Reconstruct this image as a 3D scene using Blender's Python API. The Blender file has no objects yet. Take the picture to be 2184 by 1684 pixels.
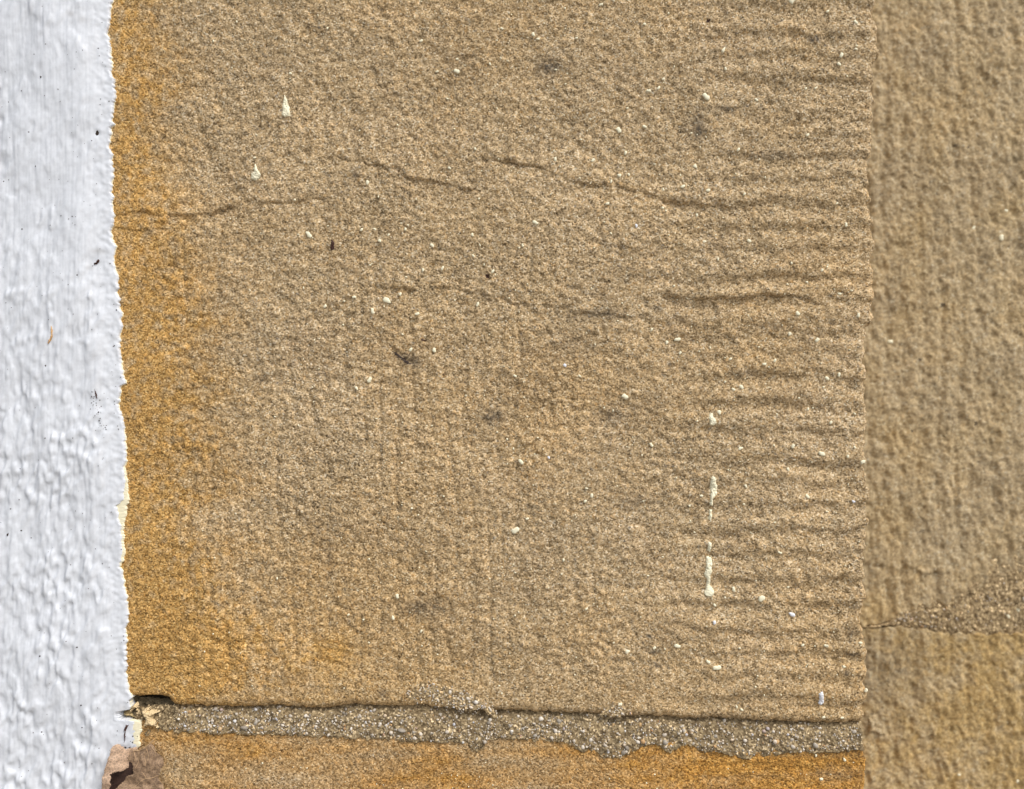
import bpy, math, random
import numpy as np
from mathutils import Vector, noise as mnoise

# ------------------------------------------------------------------ units
# Wall surfaces are measured in "ticks" of 0.15 mm: u to the right, v downwards,
# h out of the wall towards the viewer.  (1092, 842) sits in front of the lens.
S = 0.15e-3
ZC = 0.35
def wx(u): return (np.asarray(u, float) - 1092.0) * S
def wz(v): return ZC + (842.0 - np.asarray(v, float)) * S
def wy(h): return -np.asarray(h, float) * S

scene = bpy.context.scene
col = scene.collection
random.seed(7)
rng = np.random.default_rng(11)

# ------------------------------------------------------------------ camera
CAM_D = 0.255
cam = bpy.data.cameras.new('camera')
cam.sensor_width = 36.0
cam.lens = 36.0 * CAM_D / (2184 * S)
cam.clip_start = 0.005
cam.clip_end = 500.0
cam.dof.use_dof = True
cam.dof.focus_distance = CAM_D
cam.dof.aperture_fstop = 6.6
co = bpy.data.objects.new('camera', cam)
co.location = (0, -CAM_D, ZC)
co.rotation_euler = (math.radians(90), 0, 0)
col.objects.link(co)
scene.camera = co

# ------------------------------------------------------------------ sky and sun (bright overcast day)
SUN_EL, SUN_AZ = 52.0, 46.0          # azimuth to the right of straight behind the camera
world = bpy.data.worlds.new('World')
scene.world = world
world.use_nodes = True
wn = world.node_tree
bg = wn.nodes['Background']
sky = wn.nodes.new('ShaderNodeTexSky')
sky.sky_type = 'NISHITA'
sky.sun_disc = False
sky.sun_elevation = math.radians(SUN_EL)
sky.sun_rotation = math.radians(180 - SUN_AZ)
sky.dust_density = 3.0
hs = wn.nodes.new('ShaderNodeHueSaturation')
hs.inputs['Saturation'].default_value = 0.38
wn.links.new(sky.outputs[0], hs.inputs['Color'])
wn.links.new(hs.outputs[0], bg.inputs['Color'])
bg.inputs['Strength'].default_value = 0.11
sun = bpy.data.lights.new('sun', 'SUN')
sun.energy = 1.5
sun.angle = math.radians(16)
sun.color = (1.0, 0.955, 0.90)
so = bpy.data.objects.new('sun', sun)
sd = Vector((math.sin(math.radians(SUN_AZ)) * math.cos(math.radians(SUN_EL)),
             -math.cos(math.radians(SUN_AZ)) * math.cos(math.radians(SUN_EL)),
             math.sin(math.radians(SUN_EL))))
so.rotation_euler = sd.to_track_quat('Z', 'Y').to_euler()
so.location = sd * 3
col.objects.link(so)
scene.view_settings.view_transform = 'Standard'
scene.view_settings.look = 'None'
scene.view_settings.gamma = 1.0
scene.view_settings.use_curve_mapping = False
scene.view_settings.exposure = 0.50

# ------------------------------------------------------------------ noise fields
NG, SP = 2048, 1.5
def field(lo, hi, beta=1.0, seed=0):
    r = np.random.default_rng(seed)
    f = np.fft.rfft2(r.standard_normal((NG, NG)).astype(np.float32))
    ky = np.fft.fftfreq(NG, SP)[:, None]
    kx = np.fft.rfftfreq(NG, SP)[None, :]
    k = np.sqrt(kx * kx + ky * ky) + 1e-9
    a = k ** (-beta) / (1 + (k * lo) ** 6) * ((k * hi) ** 6 / (1 + (k * hi) ** 6))
    o = np.fft.irfft2(f * a, s=(NG, NG))
    return ((o - o.mean()) / o.std()).astype(np.float32)
def samp(a, u, v, sp=SP):
    x = np.asarray(u, float) / sp
    y = np.asarray(v, float) / sp
    x0 = np.floor(x); y0 = np.floor(y)
    fx = x - x0; fy = y - y0
    i = x0.astype(np.int64) % NG; j = y0.astype(np.int64) % NG
    i1 = (i + 1) % NG; j1 = (j + 1) % NG
    return (a[j, i] * (1 - fx) + a[j, i1] * fx) * (1 - fy) + (a[j1, i] * (1 - fx) + a[j1, i1] * fx) * fy
F_GRAIN = field(2.6, 8, 0.2, 1)
F_MID = field(10, 60, 1.0, 2)
F_BIG = field(45, 300, 1.4, 3)
F_HUGE = field(200, 1200, 1.8, 4)
F_BLOB = field(14, 70, 1.2, 5)
F_STR = field(4, 26, 0.8, 6)
F_PIT = field(4.5, 13, 0.2, 8)
def smooth(a, b, x):
    t = np.clip((np.asarray(x, float) - a) / (b - a), 0, 1)
    return t * t * (3 - 2 * t)
def curve(pts):
    p = np.array(pts, float)
    return p[:, 0], p[:, 1]

# ------------------------------------------------------------------ traced outlines (ticks)
WHITE_EDGE = [(0,241),(20,237.5),(42,235),(62,231),(75,232),(100,235),(125,237.5),(155,239),(175,245),(200,247.5),(225,245),(237,241),(262,242),(275,241),(295,237.5),(308,232),(320,234),(330,241),(350,241),(375,242.5),(395,241),(401,238),
 (421,242),(434,240),(446,244),(459,245),(478,242.5),(491,237.5),(508,240),(518,245),(531,249),(541,245),(551,244),(571,247.5),(596,252),(616,255),(626,251),(646,256),(671,260),(691,260),(698,264),(703,259),(721,256),(741,257.5),(771,261),(796,261),(808,266),(818,270),(823,260),(842,257),
 (857,254.5),(874,256),(887,261),(902,266),(927,266),(942,267.5),(957,270),(970,271),(982,270),(1002,270),(1027,272),(1042,275),(1067,275),(1082,271),(1107,269.5),(1120,264),(1142,265),(1180,266),(1199,262.5),(1209,259),(1222,262.5),(1242,266),(1263,270),
 (1279,272),(1294,275),(1324,274.5),(1339,271),(1369,271),(1414,270),(1439,271),(1459,275),(1479,279),(1492,280.5),(1504,279),(1513,277.5),(1516,259),(1526,256),(1534,259),(1537,300),(1541,301),(1559,302.5),(1577,301),(1589,299),(1601,290),(1620,284),(1700,282),(1760,284)]
WE_V, WE_U = curve(WHITE_EDGE)
CREAM = [(975,0),(982,0.8),(1002,2.5),(1027,3),(1042,6),(1062,9),(1079,20),(1094,15),(1105,13),(1120,4),(1155,3),(1192,4),(1210,0.6),(1220,0),(1535,0),(1537,10),(1546,15),(1564,10),(1584,4),(1592,0.5),(1600,0)]
CR_V, CR_W = curve(CREAM)
QE = [(0,1867),(50,1867),(87,1869),(112,1871),(137,1866),(162,1864),(187,1869),(225,1867),(250,1868),(287,1866),(325,1866),(337,1863),(355,1856),(375,1855),(396,1859),(421,1860),(446,1861),(471,1864),(496,1863),(533,1864),(558,1864),(583,1861),(601,1863),(633,1861),(658,1859),(678,1859),(691,1851),(708,1848),(733,1848),(758,1845),(783,1848),(808,1853),(833,1850),(867,1852),(905,1852),(942,1853),(967,1849),(992,1855),(1042,1858),(1092,1856),(1117,1856),(1167,1854),(1217,1852),(1263,1851),(1301,1850),(1339,1852),(1389,1849),(1439,1851),(1476,1853),(1509,1852),(1529,1850)]
QE_V, QE_U = curve(QE)
LIP = [(270,1497),(282,1499),(296,1503),(308,1500),(325,1497),(340,1500),(350,1505),(362,1508),(400,1507),(450,1509),(500,1511),(546,1510),(583,1508),(621,1510),(651,1514),(696,1514),(746,1507),(796,1510),(833,1511),(871,1510),(908,1508),(933,1514),(971,1518),(1009,1520),(1046,1523),(1092,1520),(1142,1523),(1204,1525),(1267,1527),(1317,1529),(1354,1531),(1392,1530),(1417,1533),(1467,1536),(1517,1534),(1542,1534),(1592,1539),(1638,1541),(1675,1542),(1725,1544),(1763,1546),(1800,1546),(1833,1544),(1850,1542)]
LIP_U, LIP_V = curve(LIP)
MB = [(340,1552),(350,1558),(400,1562),(450,1564),(500,1565),(546,1566),(596,1566),(646,1568),(696,1570),(746,1572),(796,1575),(833,1575),(871,1581),(909,1583),(934,1585),(971,1584),(996,1586),(1003,1596),(1016,1602),(1031,1594),(1038,1579),(1058,1575),(1092,1576),(1142,1578),(1179,1581),(1204,1583),(1222,1589),(1232,1601),(1247,1602),(1257,1599),(1267,1600),(1282,1611),(1297,1619),(1317,1616),(1337,1609),(1354,1601),(1372,1591),(1387,1589),(1407,1591),(1419,1601),(1432,1606),(1444,1596),(1454,1589),(1479,1591),(1492,1601),(1517,1605),(1542,1606),(1567,1614),(1592,1618),(1617,1614),(1638,1610),(1675,1606),(1713,1605),(1750,1604),(1788,1604),(1813,1599),(1838,1598),(1860,1598)]
MB_U, MB_V = curve(MB)
MARKS = [10,75,120,167,245,288,330,380,430,485,530,595,640,690,715,752,800,862,917,985,1027,1077,1132,1182,1237,1287,1347,1395,1445,1492]
CRACKS = [  # polyline, drop, sharpness
 ([(240,458),(300,452),(350,460),(400,461),(450,458),(490,440),(520,430),(560,433),(620,432),(680,424)], 5.5, 4),
 ([(720,335),(760,345),(800,352),(850,372),(885,383),(930,388),(1000,405)], 5.6, 4),
 ([(1040,342),(1075,342),(1110,351),(1150,356),(1185,372),(1215,387),(1260,394),(1310,397),(1345,405),(1375,414),(1420,430),(1500,438),(1600,447)], 6.0, 4),
 ([(820,614),(870,618),(905,622),(945,612),(975,617),(1020,628),(1060,633),(1090,646),(1140,652),(1200,655)], 5.5, 4),
 ([(1430,634),(1480,640),(1530,638),(1570,640),(1600,632),(1680,630),(1740,648)], 7.0, 6),
 ([(1235,668),(1275,671),(1340,676)], 3.5, 4),
 ([(1720,1506),(1780,1508),(1830,1503)], 4.0, 3),
 ([(240,486),(300,492),(360,488)], 3.0, 4)]
PITS = [(460,48,4,4),(597,49,6,3),(1690,266,6,5),(1510,45,5,4),(525,692,5,5),(1040,590,5,4),(955,891,4,4),(525,432,4,4),(1705,270,4,3),(1475,612,4,3),(1397,473,5,3),(1400,485,4,3),(1394,502,4,3),(1122,549,4,3),(1232,728,4,3),(1287,134,5,5),(400,247,4,4),(1457,718,4,3),(845,750,4,5),(855,757,5,6),(866,766,5,7),(876,772,6,7),(1470,790,4,3),(1495,250,5,4),(1055,855,4,4),(1730,385,4,3),(1660,330,4,3),(1662,165,4,3)]
SMUDGE = [(1170,143,26,20,.75),(1490,272,14,30,.75),(1550,232,26,10,.6),(1470,275,24,8,.4),(880,772,24,18,.6),(862,762,22,9,.6),(1050,888,26,18,.7),(1305,888,30,24,.5),(1735,85,14,7,.9),(1290,670,50,10,.5),(1400,660,18,6,.6),(1395,1392,10,5,.8),(1400,1421,10,6,.8),(1386,1358,7,5,.8),(1815,1396,14,4,.9),(1805,1435,8,6,.9),(1820,1350,14,18,.5),(905,1295,60,22,.5),(1350,1070,60,22,.35),(1220,740,50,30,.3),(700,1200,12,60,.25),(815,1480,12,9,.7),(757,372,5,9,.9),(560,810,16,10,.4),(1590,800,40,9,.4),(1660,330,60,12,.4),(980,130,30,20,.3),(1640,700,50,10,.35)]

# ------------------------------------------------------------------ surface relief
SM_U = np.arange(140, 1900, 10.0)
SM_V = np.convolve(np.pad(np.interp(SM_U, MB_U, MB_V), 6, mode='edge'), np.hanning(13) / np.hanning(13).sum(), 'valid')
def cracks_h(u, v, C):
    h = np.zeros(np.shape(u))
    for pts, d, w in C:
        p = np.array(pts, float)
        m = (u > p[0, 0] - 40) & (u < p[-1, 0] + 40) & (v > p[:, 1].min() - 90) & (v < p[:, 1].max() + 90)
        if not m.any(): continue
        uu, vv = u[m], v[m]
        t = vv - np.interp(uu, p[:, 0], p[:, 1]) - 1.6 * samp(F_MID, uu, vv * 0.3 + 77)
        f = smooth(p[0, 0] - 40, p[0, 0] + 25, uu) * (1 - smooth(p[-1, 0] - 25, p[-1, 0] + 40, uu))
        f = f * (0.7 + 0.35 * samp(F_BIG, uu * 2.0, 0 * vv + 400 + pts[0][1]))
        f = np.clip(f, .2 * smooth(p[0, 0] - 30, p[0, 0] + 25, uu) * (1 - smooth(p[-1, 0] - 25, p[-1, 0] + 30, uu)), 1.4)
        h[m] += f * d * (-np.tanh(t / w) * np.exp(-np.abs(t) / 26) * 0.66 - 0.62 * np.exp(-((t - 1.0) / 2.2) ** 2))
    return h
def grain_h(u, v, amp=1.0):
    g = samp(F_GRAIN, u, v)
    g = np.where(g < 0, g * 1.15 - 0.30 * g * g * 0.5, g * 0.75)
    zone = 1 + .22 * samp(F_BIG, u * .6 + 640, v * .6)
    pit = np.clip(samp(F_PIT, u, v) - 1.55 + .18 * samp(F_HUGE, u + 50, v + 300), 0, 1.6)
    return amp * (zone * (0.58 * g + 0.43 * samp(F_MID, u, v)) - 5.4 * pit)
def upper_h(u, v):
    h = grain_h(u, v)
    k = smooth(0, 160, u - np.interp(v, WE_V, WE_U)) * (1 - .7 * smooth(1400, 1500, v))
    h += k * (1.0 * samp(F_BIG, u, v) + 1.6 * samp(F_HUGE, u + 300, v) + 0.8 * samp(F_BLOB, u + 77, v * 1.2))
    wob = 3.6 * samp(F_BIG, u * 0.6, v * 0.35 + 900) + 1.5 * samp(F_BLOB, u * .6, v * .5) + 0.012 * (u - 1750)
    R = smooth(np.interp(v, [0, 350, 450, 1500], [1420, 1420, 1330, 1350]), np.interp(v, [0, 350, 450, 1500], [1680, 1680, 1560, 1620]), u + 45 * samp(F_BIG, u * .4, v * .6))
    near = np.zeros(np.shape(u))
    for k, y in enumerate(MARKS):
        t = v - y - wob
        s = 0.95 + 0.2 * math.sin(k * 2.4)
        near += -s * np.tanh(t / 12.0) * np.exp(-(t / 27.0) ** 2)
    h += 4.5 * R * near * np.clip(0.98 + 0.18 * samp(F_BIG, u * .8, v * .8 + 50), .6, 1.4) * np.interp(v, [0, 300, 420, 1500], [.85, .8, 1, 1])
    # faint vertical tool marks over the left and middle of the face
    Vm = smooth(300, 420, u) * (1 - smooth(1150, 1380, u)) * smooth(60, 560, v) * (1 - smooth(1430, 1500, v))
    Vm = Vm * np.clip(.75 + .5 * samp(F_BIG, u * .9 + 31, v * .22), .1, 1.5)
    ph = (u + 5 * samp(F_BIG, u * .5, v * .35 + 20) - .015 * v) / 37.0
    tri = np.abs((ph % 1.0) - .5) * 2
    h += -2.0 * Vm * np.clip(1 - tri / .6, 0, 1) ** 1.3
    h += cracks_h(u, v, CRACKS)
    for (x, y, r, d) in PITS:
        m = (np.abs(u - x) < 24) & (np.abs(v - y) < 24)
        if np.any(m):
            h = np.where(m, h - d * np.exp(-(((u - x) / r) ** 2 + ((v - y) / (r * .8)) ** 2)), h)
    # broken, hollow lower left corner above the open joint
    h -= 16 * smooth(1478, 1500, v) * (1 - smooth(352, 372, u))
    return h
def lower_h(u, v):
    h = grain_h(u + 911, v + 333)
    h += smooth(1600, 1680, v) * (0.9 * samp(F_BIG, u + 500, v + 200) + 1.4 * samp(F_HUGE, u, v + 600))
    R = smooth(1380, 1600, u)
    near = np.zeros(np.shape(u))
    for k in range(20):
        t = v - (1632 + 27 * k) - 5 * samp(F_BIG, u * .5, v * .4) + 0.01 * (u - 1600)
        near += -np.tanh(t / 6.0) * np.exp(-np.abs(t) / 12.0)
    h += 1.5 * R * near
    return h
def right_h(u, v):
    h = 0.62 * grain_h(u * 0.7 + 1500, v * 0.7 + 700) + 0.8 * samp(F_MID, u * .75 + 222, v * .6)
    h += 1.1 * samp(F_BLOB, u + 40, v * 0.55) + 1.3 * samp(F_BIG, u * 1.4 + 100, v * .5) + 1.5 * samp(F_HUGE, u + 900, v)
    st = samp(F_STR, u * 0.5, v * 0.04 + 50)
    h += 0.22 * st + 0.7 * samp(F_BLOB, u * 1.5 + 640, v * 1.3)
    ph = (u + 6 * samp(F_BIG, u * .5, v * .35 + 320)) / 45.0
    tri = np.abs((ph % 1.0) - .5) * 2
    h += -3.7 * np.clip(1 - tri / .8, 0, 1) ** 1.2 * np.clip(.8 + .4 * samp(F_BIG, u * .9, v * .7 + 700), .1, 1.4)
    h += cracks_h(u, v, [([(1985,1274),(2030,1278),(2075,1290),(2105,1284),(2150,1300),(2190,1298)], 7, 5)])
    return h
_wv = np.arange(-400, 2100, 2.0)
_we = np.interp(_wv, [a for a in WE_V if not 1505 < a < 1590], [b for a, b in zip(WE_V, WE_U) if not 1505 < a < 1590])
_k = np.hanning(61); _k /= _k.sum()
_we = np.convolve(np.pad(_we, 30, mode='edge'), _k, 'valid')
def we_soft(v): return np.interp(v, _wv, _we)
def white_h(u, v):
    su, sv = u + 0.16 * v, v
    d = we_soft(v) - u
    low = smooth(380, 1000, v)
    b = samp(F_BLOB, su * 1.05, sv * 0.58)
    b = np.where(b > -.3, np.tanh((b + .3) * .8) * 1.5, 0.5 * (b + .3))
    pick = smooth(-.5, 1.0, samp(F_BIG, u * 1.2 + 90, v * .8 + 210))
    b2 = samp(F_MID, su * 1.1 + 300, sv * 0.45)
    b2 = np.where(b2 > .2, b2 - .2, .25 * (b2 - .2))
    h = (1.05 + 1.35 * low) * b * (.6 + .5 * pick) + (0.65 + 0.85 * low) * b2 * (.5 + .6 * pick)
    h += 0.17 * samp(F_STR, u * 1.15, v * 0.05 + 30) + 0.14 * samp(F_STR, u * 2.0, v * 0.03 + 500)
    h += 1.9 * samp(F_BIG, su * 0.9, sv * .4 + 400) + 2.5 * samp(F_HUGE, u, v + 100)
    for (x, y, r, dp) in ((5, 200, 7, 5), (4, 214, 5, 5), (6, 190, 6, -4), (10, 262, 8, 3), (14, 355, 9, 3), (212, 288, 5, 4), (205, 565, 10, 3), (160, 300, 8, 2), (18, 330, 8, -3)):
        m = (np.abs(u - x) < 40) & (np.abs(v - y) < 40)
        if np.any(m): h = np.where(m, h - dp * np.exp(-(((u - x) / r) ** 2 + ((v - y) / (r * 1.2)) ** 2)), h)
    w = smooth(6, 60, d)
    return h * (0.22 + 0.78 * w) + 0.45 * samp(F_MID, u, v) * (1 - w)
def white_base(u, v):            # the coat swells away from its thin rim
    return 6.0 + 12.0 * smooth(0, 75, we_soft(v) - u)

# ------------------------------------------------------------------ mesh helpers
def props(o, label=None, cat=None, group=None, kind=None):
    for k, v in (('label', label), ('category', cat), ('group', group), ('kind', kind)):
        if v: o[k] = v
    return o
def thing(name, u, v, h=0.0, **k):
    o = bpy.data.objects.new(name, None)
    o.empty_display_size = 0.01
    o.location = (float(wx(u)), float(wy(h)), float(wz(v)))
    col.objects.link(o)
    return props(o, **k)
def origin(o):
    t = Vector((0, 0, 0))
    while o is not None:
        t = t + o.location
        o = o.parent
    return t
def mesh_np(name, co, quads, tris=None, attrs=None, mat=None, smooth_=True):
    me = bpy.data.meshes.new(name)
    n = len(co)
    q = np.asarray(quads, np.int32).reshape(-1, 4) if quads is not None else np.zeros((0, 4), np.int32)
    t = np.asarray(tris, np.int32).reshape(-1, 3) if tris is not None else np.zeros((0, 3), np.int32)
    me.vertices.add(n)
    me.vertices.foreach_set('co', np.ascontiguousarray(co, np.float32).ravel())
    nl = q.size + t.size
    me.loops.add(nl)
    me.loops.foreach_set('vertex_index', np.concatenate([q.ravel(), t.ravel()]))
    nf = len(q) + len(t)
    me.polygons.add(nf)
    st = np.concatenate([np.arange(len(q)) * 4, q.size + np.arange(len(t)) * 3]).astype(np.int32)
    me.polygons.foreach_set('loop_start', st)
    if smooth_:
        me.polygons.foreach_set('use_smooth', np.ones(nf, bool))
    me.update(calc_edges=True)
    for k, a in (attrs or {}).items():
        at = me.attributes.new(k, 'FLOAT', 'POINT')
        at.data.foreach_set('value', np.ascontiguousarray(a, np.float32).ravel())
    if mat: me.materials.append(mat)
    me.validate()
    return me
def add(name, me, parent=None, loc=None, **k):
    o = bpy.data.objects.new(name, me)
    if parent is not None: o.parent = parent
    if loc is not None: o.location = loc
    col.objects.link(o)
    return props(o, **k)
def grid_quads(nr, nc):
    i = np.arange(nr * nc).reshape(nr, nc)
    return np.stack([i[:-1, :-1], i[1:, :-1], i[1:, 1:], i[:-1, 1:]], -1).reshape(-1, 4)
def to_world(U, V, H, parent=None, plane=0.0):
    c = np.stack([wx(U), wy(H) + plane, wz(V)], -1).reshape(-1, 3)
    if parent is not None: c = c - np.array(origin(parent))
    return c
def axis(a, b, d0, d1, step, grow=1.35, most=60):
    mid = list(np.arange(d0, d1 + step * .5, step))
    lo, x, s = [], d0, step
    while x > a:
        s = min(s * grow, most); x = x - s; lo.append(max(x, a))
    hi, x, s = [], mid[-1], step
    while x < b:
        s = min(s * grow, most); x = x + s; hi.append(min(x, b))
    return np.array(lo[::-1] + mid + hi)

def block(name, parent, mat, us, vs, hfun, attrs, right=None, top=None, bottom=None, left=None, r=7.0, plane=0.0, deep=330, base=0.0, blend=150.0, label=None):
    """A dressed stone: front sheet over the axes us x vs; named edges are rounded and run back into the wall.
    right/left: function of v giving the edge; top/bottom: function of u."""
    def wrap(ax, at_end, at_start):
        # returns nominal position, arc length coordinate, depth, edge weight
        pos, arc, dep = list(ax), list(ax), [0.0] * len(ax)
        def roll(e, sg):
            P, A, D = [], [], []
            for k in range(1, 7):
                th = math.pi / 2 * k / 6
                P.append(e + sg * (-r + r * math.sin(th))); A.append(e + sg * (-r + r * th)); D.append(-(r - r * math.cos(th)))
            d, s = r, 3.0
            while d < deep:
                d = min(d + s, deep); s = min(s * 1.3, 40)
                P.append(e); A.append(e + sg * (-r + r * math.pi / 2 + d - r)); D.append(-d)
            return P, A, D
        if at_end is not None:
            keep = [i for i in range(len(pos)) if pos[i] < at_end - r - 0.5]
            pos = [pos[i] for i in keep] + [at_end - r]; arc = list(pos); dep = [0.0] * len(pos)
        if at_start is not None:
            keep = [i for i in range(len(pos)) if pos[i] > at_start + r + 0.5]
            pos = [at_start + r] + [pos[i] for i in keep]; arc = list(pos); dep = [0.0] * len(pos)
        if at_end is not None:
            P, A, D = roll(at_end, 1); pos += P; arc += A; dep += D
        if at_start is not None:
            P, A, D = roll(at_start, -1); pos = P[::-1] + pos; arc = A[::-1] + arc; dep = D[::-1] + dep
        return np.array(pos), np.array(arc), np.array(dep)
    e1 = float(np.mean(right(np.linspace(vs[0], vs[-1], 50)))) if right else None
    e0 = float(np.mean(left(np.linspace(vs[0], vs[-1], 50)))) if left else None
    b1 = float(np.mean(bottom(np.linspace(us[0], us[-1], 50)))) if bottom else None
    b0 = float(np.mean(top(np.linspace(us[0], us[-1], 50)))) if top else None
    pu, au, du = wrap(us, e1, e0)
    pv, av, dv = wrap(vs, b1, b0)
    U, V = np.meshgrid(pu, pv)
    AU, AV = np.meshgrid(au, av)
    D = du[None, :] + dv[:, None]
    U0, V0 = U.copy(), V.copy()
    if right: U = U + (right(V0) - e1) * smooth(e1 - blend, e1 - r, U0)
    if left: U = U + (left(V0) - e0) * (1 - smooth(e0 + r, e0 + blend, U0))
    if bottom: V = V + (bottom(U0) - b1) * smooth(b1 - blend, b1 - r, V0)
    if top: V = V + (top(U0) - b0) * (1 - smooth(b0 + r, b0 + blend, V0))
    hu, hv = U + (AU - U0), V + (AV - V0)
    H = hfun(hu, hv)
    B = np.stack([U, D, V], -1)
    gu = np.gradient(B, axis=1); gv = np.gradient(B, axis=0)
    n = np.cross(gu, gv); n /= np.linalg.norm(n, axis=-1, keepdims=True) + 1e-12
    n[n[..., 1].mean() < 0] *= 1
    if np.median(n[..., 1]) < 0: n = -n
    P = B + n * H[..., None]
    c = to_world(P[..., 0], P[..., 2], P[..., 1] + base, parent, plane)
    A = {k: f(hu, hv) for k, f in attrs.items()}
    me = mesh_np(name, c, grid_quads(len(pv), len(pu)), None, A, mat)
    return add(name, me, parent, label=label)

# ------------------------------------------------------------------ materials
def newmat(name):
    m = bpy.data.materials.new(name)
    m.use_nodes = True
    return m, m.node_tree.nodes, m.node_tree.links, m.node_tree.nodes['Principled BSDF']
def ramp(N, stops, interp='LINEAR'):
    r = N.new('ShaderNodeValToRGB')
    e = r.color_ramp.elements
    r.color_ramp.interpolation = interp
    while len(e) < len(stops): e.new(0.5)
    for i, (p, c) in enumerate(stops):
        e[i].position = p; e[i].color = (*c, 1)
    return r
def mix(N, L, a, b, fac, mode='MIX'):
    m = N.new('ShaderNodeMix'); m.data_type = 'RGBA'; m.blend_type = mode
    for s, x in ((6, a), (7, b), (0, fac)):
        if hasattr(x, 'is_output'): L.new(x, m.inputs[s])
        elif s == 0: m.inputs[0].default_value = x
        else: m.inputs[s].default_value = (*x, 1)
    return m.outputs[2]
def math_(N, L, op, a, b=None, c=None):
    m = N.new('ShaderNodeMath'); m.operation = op
    for i, x in enumerate((a, b, c)):
        if x is None: continue
        if hasattr(x, 'is_output'): L.new(x, m.inputs[i])
        else: m.inputs[i].default_value = x
    return m.outputs[0]
def attr(N, name):
    a = N.new('ShaderNodeAttribute'); a.attribute_name = name
    return a.outputs['Fac']
def tex(N, L, kind, scale, co, **kw):
    t = N.new(kind)
    L.new(co, t.inputs['Vector'])
    t.inputs['Scale'].default_value = scale
    for k, v in kw.items(): t.inputs[k].default_value = v
    return t
def sandstone(name, tint, rust, grain=2500.0, soft=0.0):
    m, N, L, B = newmat(name)
    tc = N.new('ShaderNodeTexCoord').outputs['Object']
    vo = tex(N, L, 'ShaderNodeTexVoronoi', grain, tc)
    sx = N.new('ShaderNodeSeparateColor'); L.new(vo.outputs['Color'], sx.inputs[0])
    g1 = ramp(N, [(0.0, (.06, .040, .020)), (.14, (.15, .102, .052)), (.33, (.34, .245, .135)), (.58, (.53, .395, .24)), (.84, (.72, .565, .375)), (.95, (.84, .72, .53)), (1.0, (.86, .81, .68))])
    L.new(sx.outputs[0], g1.inputs[0])
    v2 = tex(N, L, 'ShaderNodeTexVoronoi', grain * 0.55, tc)
    s2 = N.new('ShaderNodeSeparateColor'); L.new(v2.outputs['Color'], s2.inputs[0])
    g2 = ramp(N, [(0.0, (.20, .15, .09)), (.3, (.38, .285, .165)), (.7, (.52, .39, .225)), (.86, (.53, .37, .19)), (.95, (.56, .34, .13)), (1.0, (.40, .38, .345))])
    L.new(s2.outputs[1], g2.inputs[0])
    c = mix(N, L, g1.outputs[0], g2.outputs[0], 0.36)
    if soft: c = mix(N, L, c, (.43, .33, .205), 0.5)
    # soft mottling, several sizes
    n1 = tex(N, L, 'ShaderNodeTexNoise', 330.0, tc, Detail=5.0, Roughness=0.62)
    r1 = ramp(N, [(.30, (.72, .715, .70)), (.5, (1, 1, 1)), (.72, (1.18, 1.17, 1.15))]); L.new(n1.outputs[0], r1.inputs[0])
    c = mix(N, L, c, r1.outputs[0], 0.9, 'MULTIPLY')
    n2 = tex(N, L, 'ShaderNodeTexNoise', 45.0, tc, Detail=4.0, Roughness=0.6)
    r2 = ramp(N, [(.32, (.94, .93, .925)), (.5, (1, 1, 1)), (.68, (1.06, 1.03, .98))]); L.new(n2.outputs[0], r2.inputs[0])
    c = mix(N, L, c, r2.outputs[0], 1.0, 'MULTIPLY')
    c = mix(N, L, c, tint, 1.0, 'MULTIPLY')
    pl = attr(N, 'pale')
    c = mix(N, L, c, mix(N, L, c, (1.12, 1.12, 1.13), 1.0, 'MULTIPLY'), pl)
    # iron staining
    o = attr(N, 'iron')
    n3 = tex(N, L, 'ShaderNodeTexNoise', 420.0, tc, Detail=3.0)
    o2 = math_(N, L, 'MULTIPLY', o, math_(N, L, 'MULTIPLY_ADD', n3.outputs[0], 1.1, 0.45))
    oc = N.new('ShaderNodeClamp'); L.new(o2, oc.inputs[0])
    c = mix(N, L, c, mix(N, L, c, rust, 1.0, 'MULTIPLY'), oc.outputs[0])
    # lichen, dirt and painted shade
    k = attr(N, 'soot_shade')
    n4 = tex(N, L, 'ShaderNodeTexNoise', 900.0, tc, Detail=3.0)
    k2 = math_(N, L, 'MULTIPLY', k, math_(N, L, 'MULTIPLY_ADD', n4.outputs[0], 2.4, -0.35))
    kc = N.new('ShaderNodeClamp'); L.new(k2, kc.inputs[0])
    c = mix(N, L, c, (.055, .052, .048), kc.outputs[0])
    L.new(c, B.inputs['Base Color'])
    B.inputs['Roughness'].default_value = 0.92
    B.inputs['Specular IOR Level'].default_value = 0.25
    bp = N.new('ShaderNodeBump')
    hb = math_(N, L, 'MULTIPLY', vo.outputs['Distance'], -1.0)
    L.new(hb, bp.inputs['Height'])
    bp.inputs['Distance'].default_value = 0.00020
    bp.inputs['Strength'].default_value = 0.55 * (1 - soft)
    L.new(bp.outputs[0], B.inputs['Normal'])
    return m
M_STONE = sandstone('buff_sandstone', (1.01, 1.0, .965), (1.09, .87, .50))
M_STONE_LOW = sandstone('iron_stained_sandstone', (1.02, .985, .92), (1.06, .76, .33))
M_STONE_SIDE = sandstone('weathered_sandstone', (.97, .985, .95), (1.03, .92, .66), grain=1500.0, soft=.55)

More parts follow.
